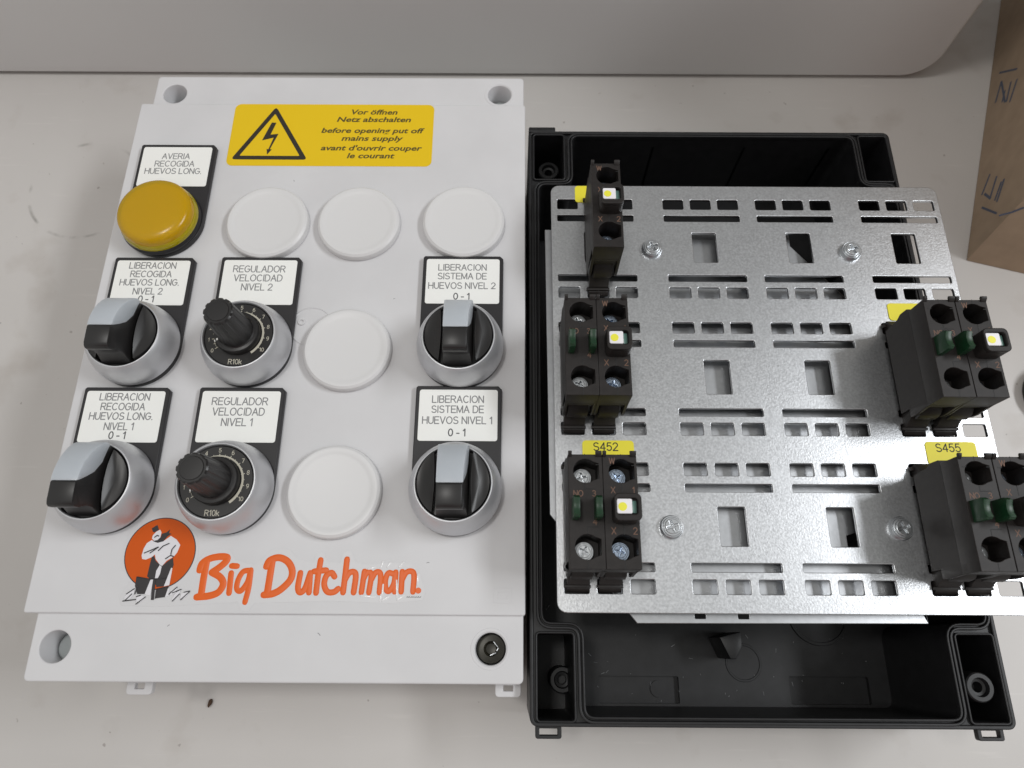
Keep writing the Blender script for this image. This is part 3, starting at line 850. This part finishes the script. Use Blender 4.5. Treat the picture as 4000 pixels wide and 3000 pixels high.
# blank plugs
def plug(cx, cy):
    return MB().lathe([(15.4, 58.0), (15.85, 58.3), (15.95, 59.6), (15.6, 60.7), (14.8, 61.35), (13.9, 61.45), (12.9, 61.1), (11.8, 60.9), (0, 60.85)], M_PLUG, (cx, cy), 96).build('blank_plug', panel, (cx, cy, 58))
p0 = plug(COLX[1], ROWY[0] - .6)
for x_, y_ in ((COLX[2], ROWY[0] - .4), (COLX[3] - .4, ROWY[0] + .2), (COLX[2], ROWY[1] - .8), (COLX[2], ROWY[2] - .8)):
    dup(p0, (x_, y_, 58))

# brand sticker
st = MB().solid(FILM, 58.0, 58.1, M_FILM, bevel=.03).strokes(CREASE_GLINTS, .42, 58.09, M_CREASE_GLINT, flat=.45, smooth=5).build('brand_sticker', panel, (-80, 20, 58))
b = MB()
b.solid(circle(-115.6, 26.6, 11.6, 64), 58.105, 58.14, M_FK)
b.solid(circle(-115.6, 26.6, 11.3, 64), 58.12, 58.17, M_EMB)
b.build('emblem_disc', st, (-115.6, 26.6, 58.1))
b = MB()
for i, (k, pts) in enumerate(FIG):
    b.solid(pts, 58.12, 58.20 + .012 * i, M_FK if k == 'k' else M_FW)
b.strokes(FIGL, .16, 58.42, M_FK, flat=.3)
b.build('emblem_figure', st, (-115.6, 22, 58.1))
b = MB()
for i, (r_, p_) in enumerate(DUTCH): b.strokes([(r_ * 1.12, p_)], 1, 58.11 + .004 * i, M_ORANGE, flat=.07, smooth=8)
b.solid(circle(-30.3, 15.3, .95, 24), 58.1, 58.18, M_ORANGE)
b.build('brand_lettering', st, (-66, 19, 58.1))
b = MB().strokes([[(-33.9 + .36 * i, 13.2), (-33.9 + .36 * i + (.2, .26, .16)[i % 3], 13.2 + (.3, .1, .34, 0)[i % 4])] for i in range(13)], .09, 58.1, M_INKD, flat=.3)
b.build('small_print', st, (-31, 13, 58.1))

# ------------------------------------------------------------------ black enclosure base
base = thing('enclosure_base', 'open black plastic enclosure base, the empty bottom half under the perforated metal plate', 'enclosure', (83, 90, 0))
BO = (83, 90, 0)
X0, X1, Y0, Y1 = 5.8, 161.0, -25.4, 207.2
lip = [(9.1, 5.1), (22.6, 5.1), (22.6, -23.4), (144.6, -23.4), (144.6, 5.6), (158.6, 5.6), (158.6, 180.0), (145.4, 180.0), (145.4, 204.9), (23.4, 204.9), (23.4, 180.2), (9.1, 180.2)]
lip_c = rounded(lip, 4.2, 6)
cav = offset_poly(lip_c, -.9)
pockets = [rrect(8.4, -23.6, 20.2, 2.6, .8), rrect(147.4, -23.4, 159.2, 3.0, .8), rrect(8.4, 182.9, 20.8, 205.2, .8), rrect(148.0, 182.7, 159.4, 205.2, .8)]
out = rrect(X0, Y0, X1, Y1, 2.6)
b = MB()
b.solid(out, 3.0, 45.0, M_BLACK, [cav, *pockets])
b.solid(rrect(X0 + .02, Y0 + .02, X1 - .02, Y1 - .02, 2.6), .3, 1.2, M_BLACK)
rec = [rrect(32.7, -21.6, 63.6, -12, .6), rrect(105.6, -21.6, 136, -11.8, .6)]
b.solid(rrect(X0 + .01, Y0 + .01, X1 - .01, Y1 - .01, 2.6), 1.0, 3.05, M_BLACK, rec)
b.solid(out, 44.9, 46.2, M_BLACK, [offset_poly(rrect(X0, Y0, X1, Y1, 2.6), -1.3)], bevel=.35)
for pk in pockets:
    b.solid(offset_poly(pk, .75), 44.9, 46.0, M_BLACK, [pk], bevel=.3)
b.lathe([(10.5, 3.0), (10.7, 3.5), (11.7, 3.5), (11.9, 3.0)], M_BLACK, (120, 11), 64)
b.lathe([(6.0, 3.0), (6.2, 3.3), (6.8, 3.3), (7.0, 3.0)], M_BLACK, (89, -7), 48)
b.lathe([(3.0, 1.2), (3.0, 1.7), (0, 1.75)], M_BLACK, (56, -16.5), 32)
for x in (60, 100, 137): b.box(x, 204, 3, x + 1.2, 206, 40, M_BLACK, .1)
# swarf and scratches in the bare plastic
random.seed(7)
for i in range(34):
    px_, py_ = random.uniform(26, 142), random.uniform(-21, 3)
    a_ = random.uniform(0, 3.1); l_ = random.choice((.25, .3, .4, .5, 1.4))
    b.strokes([[(px_, py_), (px_ + l_ * math.cos(a_), py_ + l_ * math.sin(a_))]], random.choice((.05, .07, .10)), 3.05, M_DUST, flat=.5)
for sg_ in ([(13.4, 11.8), (14.6, 13.6)], [(11.2, 15.0), (11.5, 15.9)], [(34.2, -11.3), (35.4, -10.9)]):
    b.strokes([sg_], .10, 3.1, M_DUST, flat=.5)
b.build('shell', base, BO)
# the sealing lip: two thin walls with a groove between
b = MB()
b.solid(offset_poly(lip_c, 1.05), 44.9, 46.9, M_BLACK, [offset_poly(lip_c, .1)], bevel=.3)
b.solid(offset_poly(lip_c, -.35), 44.9, 47.2, M_BLACK, [offset_poly(lip_c, -1.15)], bevel=.3)
b.build('sealing_lip', base, (83, 90, 45))
for x, y, z in ((18.2, -12.8, 19), (152.2, -13.0, 45.6), (15, 196, 34), (153.5, 194, 30)):
    MB().lathe([(4.6, 1), (4.6, z - .4), (4.2, z), (3.0, z), (2.8, z - .5), (2.6, z - 1.6), (1.7, z - 1.8), (1.6, z - 6), (0, z - 6)], M_BLACK, (x, y), 40).build('screw_boss', base, (x, y, 1))
for x, y in ((11.8, -27.2), (153.0, -27.0)):
    q = MB().solid(rrect(x - 4.2, y - 1.8, x + 4.2, y + 2.2, .8), 42.6, 44.8, M_BLACK, [rrect(x - 2.9, y - .7, x + 2.9, y + 1.2, .2)], bevel=.25)
    q.build('latch_lug', base, (x, y, 43))
MB().box(6.0, 206.6, 38, 17.5, 209.2, 46.4, M_BLACK, .5).build('hinge_block', base, (11, 208, 40))
for x, y in ((48, 40), (128, 40), (48, 140), (126, 140)):
    MB().lathe([(4, 1), (4, 53.3), (0, 53.3)], M_BLACK, (x, y), 24).build('mounting_post', base, (x, y, 1))
MB().prism_z([(76, 2), (84, 4), (84, -1), (81.5, -5.5), (79.4, -5.5)], 3, 20, M_BLACK, .4).build('retaining_clip', base, (80, 0, 3))

# ------------------------------------------------------------------ plain steel plate under the perforated one
bk = [(12.0, 152.3), (12.6, 40.6), (40.3, 5.8), (134.0, 6.2), (134.0, 113.0), (107.6, 145.4), (107.6, 152.3)]
cuts = [rrect(59 + 14 * i, 7.4, 62.5 + 14 * i, 9.8, .3) for i in range(2)]
cuts.append([(112, 34), (122, 37.5), (134, 43), (134, 36), (124, 32), (112, 28)])
bp_ = MB().solid(bk, 53.4, 54.9, M_ZINC2, cuts, bevel=.2).build('backing_plate', None, (75, 80, 53.4))
tag(bp_, 'plain grey steel plate with cut corners, mostly hidden beneath the perforated plate', 'metal plate')

# ------------------------------------------------------------------ perforated mounting plate
holes = []
GX = [(16.7, 20.4), (57.9, 72.4), (94.0, 109.0), (134.4, 149.4)]       # slot start, centre of the square hole
SL = [162.9, 110.2, 57.5]
for gi, (gx, _) in enumerate(GX):
    for y in SL:
        for k in range(3):
            xa = gx + 10.65 * k
            holes.append(rrect(xa, y - 4.4, xa + 8.0, y, .6, 3))
            holes.append(rrect(xa, y - 42.9, xa + 8.0, y - 38.4, .6, 3))
        holes.append(rrect(gx, y - 9.9, gx + 29.4, y - 7.2, .5, 3))
        holes.append(rrect(gx, y - 36.0, gx + 29.4, y - 33.2, .5, 3))
        cx = gx + 14.8
        holes.append(rrect(cx - 4.6, y - 27.8, cx + 4.6, y - 14.9, .5, 3))
plate = thing('perforated_plate', 'perforated galvanised steel mounting plate with rows of slots, lying over the black enclosure', 'metal plate', (90, 89, 58.6))
b = MB().solid(rrect(14.3, 8.7, 165.8, 169.3, 3.2), 58.7, 60.0, M_ZINC, holes, bevel=.22)
b.build('sheet', plate, (90, 89, 59))
for x, y in ((52.3, 140.5), (127.7, 139.8), (52.2, 35.7), (127.6, 35.7)):
    s_ = MB()
    cross = []
    for a in range(4):
        c_, d_ = math.cos(R(90 * a + 20)), math.sin(R(90 * a + 20))
        for u, v in ((.42, -.42), (1.9, -.36), (1.9, .36)):
            cross.append((x + u * c_ - v * d_, y + u * d_ + v * c_))
    s_.lathe([(0, 60.0), (3.9, 60.0), (3.9, 60.9), (3.5, 61.8), (2.6, 61.7), (0, 61.6)], M_SCREW, (x, y), 40)
    for r_, za, zb in ((3.65, 61.0, 61.75), (3.15, 61.5, 62.25), (2.5, 62.0, 62.6)):
        s_.solid(circle(x, y, r_, 36), za, zb, M_SCREW, [cross], bevel=.2)
    s_.lathe([(3.0, 54.95), (3.0, 58.7)], M_SCREW, (x, y), 24)
    s_.build('plate_screw', plate, (x, y, 60))
def tag_label(x0, y0, x1, y1, txt, tx=0, ty=0, w_=None):
    t = MB().solid(rrect(x0, y0, x1, y1, 1.3), 60.0, 60.25, M_TAG, bevel=.06).build('marker_tag', plate, ((x0 + x1) / 2, y0, 60))
    if txt:
        MB().line_text(txt, tx, ty, 2.7, 60.25, M_TAGINK, rad=.2, width=w_).build('tag_text', t, (tx, ty, 60.2))
tag_label(23.7, 57.2, 41.4, 65.2, 'S452', 31.7, 61.6, 8.2)
tag_label(141.2, 57.2, 158.6, 65.4, 'S455', 148.9, 61.9, 8.2)
tag_label(23.7, 161.4, 41.0, 169.0, '')
tag_label(137.6, 111.2, 155, 118.2, '')
tag_label(23.7, 110.6, 41.0, 116.0, '')

# ------------------------------------------------------------------ contact blocks and lamp blocks clipped on the plate
W = 10.35
PROF = [(17.0, 86.0), (17.5, 79.5), (18.2, 76.2), (18.3, 72), (17.2, 69.5), (17.0, 66), (16.6, 61.3), (-15.6, 61.3), (-16.4, 66), (-16.9, 75.0), (-17.1, 82.2), (-16.9, 86.0)]
def block_body(hole_x):
    b = MB()
    def well(cy, up_):
        pts = circle(hole_x, cy, 3.65, 28)
        return pts
    def key(cy, sg):
        pts = []
        for i in range(28):
            a = 2 * math.pi * i / 28
            x, y = 3.65 * math.cos(a), 3.65 * math.sin(a)
            if x > 1.2 and -2.6 < y * sg < 2.4: x = 4.05
            pts.append((hole_x + x, cy + y))
        return pts
    b.solid([(.05, -16.9), (W, -16.9), (W, 17.0), (.05, 17.0)], 77.0, 86.0, M_BLOCK, [key(11.9, 1), key(-10.6, 1)], bevel=.15)
    low = [(y, min(z, 80.05)) for y, z in PROF if z <= 80] + []
    low = [(17.0, 77.0), (17.9, 76.9), (18.2, 76.2), (18.3, 72), (17.2, 69.5), (17.0, 66), (16.6, 61.3), (-14.6, 61.3), (-14.6, 66.5), (-15.6, 71.0), (-16.2, 76.0), (-16.2, 77.0)]
    b.prism_x(low, .05, W, M_BLOCK)
    # side cheeks and ledge under the south edge
    for xa, xb in ((.05, 1.0), (W - .95, W)):
        b.prism_x([(-16.9, 80.1), (-16.9, 78.5), (-17.6, 70), (-17.4, 66.5), (-14, 66.5), (-14, 80.1)], xa, xb, M_BLOCK, .1)
    b.prism_x([(-16.0, 77.4), (-17.0, 77.1), (-17.0, 76.5), (-16.0, 76.3)], 1.0, W - .95, M_BLOCK)
    b.prism_x([(-15.4, 72.2), (-17.6, 69.6), (-18.2, 66.2), (-15.4, 66.2)], 1.6, W - 2.0, M_BLOCK, .15)
    # clips reaching into the slots
    b.prism_x([(-14.5, 68), (-16.6, 66.5), (-18.6, 62.6), (-19.4, 61.9), (-19.4, 60.3), (-20.6, 60.2), (-21.6, 59.0), (-21.6, 58.2), (-15.0, 58.2), (-14.5, 60.3)], .8, 8.0, M_BLOCK, .12)
    b.prism_x([(16.5, 66), (17.6, 64.6), (19.6, 62.6), (20.6, 61.6), (20.2, 60.4), (18.0, 58.4), (15.2, 58.4)], .8, 7.8, M_BLOCK, .12)
    b.box(-.35, 18.4, 60.3, .9, 19.6, 61.5, M_BLOCK, .1)
    b.box(-.1, -20.3, 60.3, 8.4, -19.4, 61.2, M_BLOCK, .1)
    # little horns on the north edge
    for xa, xb in ((.1, 1.2), (W - 2.0, W - .1)):
        b.prism_x([(16.0, 85.9), (17.6, 85.8), (18.1, 86.3), (17.8, 87.1), (17.0, 86.9)], xa, xb, M_BLOCK, .12)
    return b
def terminal(cx, cy, mt, rot):
    s_ = MB()
    cross = []
    for a in range(4):
        c_, d_ = math.cos(R(90 * a + rot)), math.sin(R(90 * a + rot))
        for u, v in ((.30, -.30), (1.45, -.26), (1.45, .26)):
            cross.append((cx + u * c_ - v * d_, cy + u * d_ + v * c_))
    s_.lathe([(0, 77.0), (2.95, 77.0), (2.95, 78.0), (0, 78.0)], mt, (cx, cy), 32)
    for r_, za, zb in ((2.95, 77.8, 79.0), (2.45, 78.6, 79.45), (1.9, 79.2, 79.75)):
        s_.solid(circle(cx, cy, r_, 32), za, zb, mt, [cross], bevel=.16)
    return s_
def sym(b, lines): b.strokes(lines, .13, 86.0, M_LINE, flat=.4)

GRPC, GRPL = 'contact blocks clipped on the perforated plate', 'lamp blocks clipped on the perforated plate'
def contact_block(label):
    O = (0, 0, 60)
    t = thing('contact_block', label, 'contact block', O, GRPC)
    block_body(5.2).build('body', t, O)
    terminal(4.75, 11.2, M_SCREW, 15).build('terminal_screw', t, (4.75, 11.2, 80))
    terminal(4.75, -11.2, M_SCREW, 60).build('terminal_screw', t, (4.75, -11.2, 80))
    for xx in (1.9, 8.4):
        f = MB().prism_x([(-2.9, 85), (3.5, 85), (3.5, 91.2), (2.6, 92.7), (1.2, 92.0), (-.9, 92.0), (-2.2, 92.6), (-2.9, 91.6)], xx - 1.0, xx + .9, M_GREEN, .15)
        f.build('plunger', t, (xx, 0, 85))
    b = MB()
    sym(b, [[(4.9, 7.9), (4.9, 6.4), (8.0, 6.4)], [(5.4, -6.8), (5.4, -4.9), (8.6, -4.9)], [(5.1, 15.9), (5.1, 17)], [(5.3, -14.6), (5.3, -16.8)], [(1.0, 13.8), (2.2, 13.8)], [(8.4, 13.8), (9.5, 13.8)]])
    b.line_text('NO', 2.9, 4.2, 1.7, 86.0, M_MARK, rad=.13); b.line_text('3', 7.6, 4.2, 1.7, 86.0, M_MARK, rad=.13); b.line_text('4', 7.6, -4.2, 1.8, 86.0, M_MARK, rad=.13)
    b.build('block_marking', t, (5, 0, 86))
    return t
def lamp_block(label):
    O = (0, 0, 60)
    t = thing('lamp_block', label, 'lamp block', O, GRPL)
    block_body(5.5).build('body', t, O)
    terminal(5.0, 11.2, M_SCREWB, 30).build('terminal_screw', t, (5.0, 11.2, 80))
    terminal(5.1, -11.2, M_SCREWB, 75).build('terminal_screw', t, (5.1, -11.2, 80))
    hs = MB().solid(rrect(2.2, -4.0, 10.1, 4.0, 1.6), 85.6, 90.6, M_BLOCK, bevel=.3)
    hs.solid(rrect(2.2, -4.0, 10.1, 4.0, 1.6), 90.4, 92.4, M_BLOCK, [rrect(2.9, -2.2, 9.0, 2.5, .9)], bevel=.3)
    h = hs.build('lamp_housing', t, (6, 0, 86))
    l = MB().solid(rrect(2.95, -1.9, 7.4, 2.4, .5), 90.6, 92.0, M_LEDW, bevel=.2)
    l.solid(circle(4.6, .1, 1.25, 24), 91.9, 92.08, M_LEDY)
    l.box(7.5, -1.6, 90.5, 8.7, 1.9, 91.2, M_LEDG, .1)
    l.build('led', h, (5, 0, 91))
    b = MB()
    sym(b, [[(5.6, 8.0), (5.6, 5.2)], [(5.6, -7.0), (5.6, -4.2)], [(5.6, 15.8), (5.6, 17)], [(5.6, -14.6), (5.6, -16.8)], [(1.2, 13.6), (2.4, 13.6)], [(8.8, 13.6), (9.9, 13.6)]])
    b.line_text('W', 2.9, 14.1, 1.8, 86.0, M_MARK, rad=.13); b.line_text('X', 2.9, 5.2, 1.8, 86.0, M_MARK, rad=.13); b.line_text('1', 9.0, 5.2, 1.8, 86.0, M_MARK, rad=.13)
    b.line_text('X', 2.6, -6.9, 1.9, 86.0, M_MARK, rad=.13); b.line_text('2', 8.9, -6.9, 1.9, 86.0, M_MARK, rad=.13)
    b.build('block_marking', t, (5, 0, 86))
    return t
RY = [142.9, 89.6, 36.6]
cbk = contact_block('black contact block with green plungers, under the yellow S452 tag')
dup(cbk, (16.6, RY[1], 60), 'black contact block with two green plungers at the left edge, midway up the plate')
dup(cbk, (134.5, RY[1], 60), 'black contact block with green plungers, taller of the pair midway up the plate right side')
dup(cbk, (134.5, RY[2], 60), 'black contact block with green plungers just below the yellow S455 tag')
bpy.data.objects['contact_block.001']['label'] = 'black contact block with two green plungers at the left edge, midway up the plate'
bpy.data.objects['contact_block.002']['label'] = 'black contact block with green plungers, left one of the pair midway up the right side'
lbk = lamp_block('black lamp block with LED, under the right end of the yellow S452 tag')
dup(lbk, (27.0, RY[1], 60), 'black lamp block with LED, in the left pair midway up the plate')
dup(lbk, (145.0, RY[1], 60), 'black lamp block with LED overhanging the table, right one of the pair midway up')
dup(lbk, (145.0, RY[2], 60), 'black lamp block cut off by the right edge, below the S455 tag')
dup(lbk, (27.0, RY[0], 60), 'single black lamp block standing alone at the top left of the plate')
for o_, x_, y_ in ((cbk, 16.6, RY[2]), (lbk, 27.0, RY[2])):
    o_.location = Vector((x_, y_, 60)) * MM
for o in list(bpy.data.objects):
    if 'o' in o.keys(): del o['o']
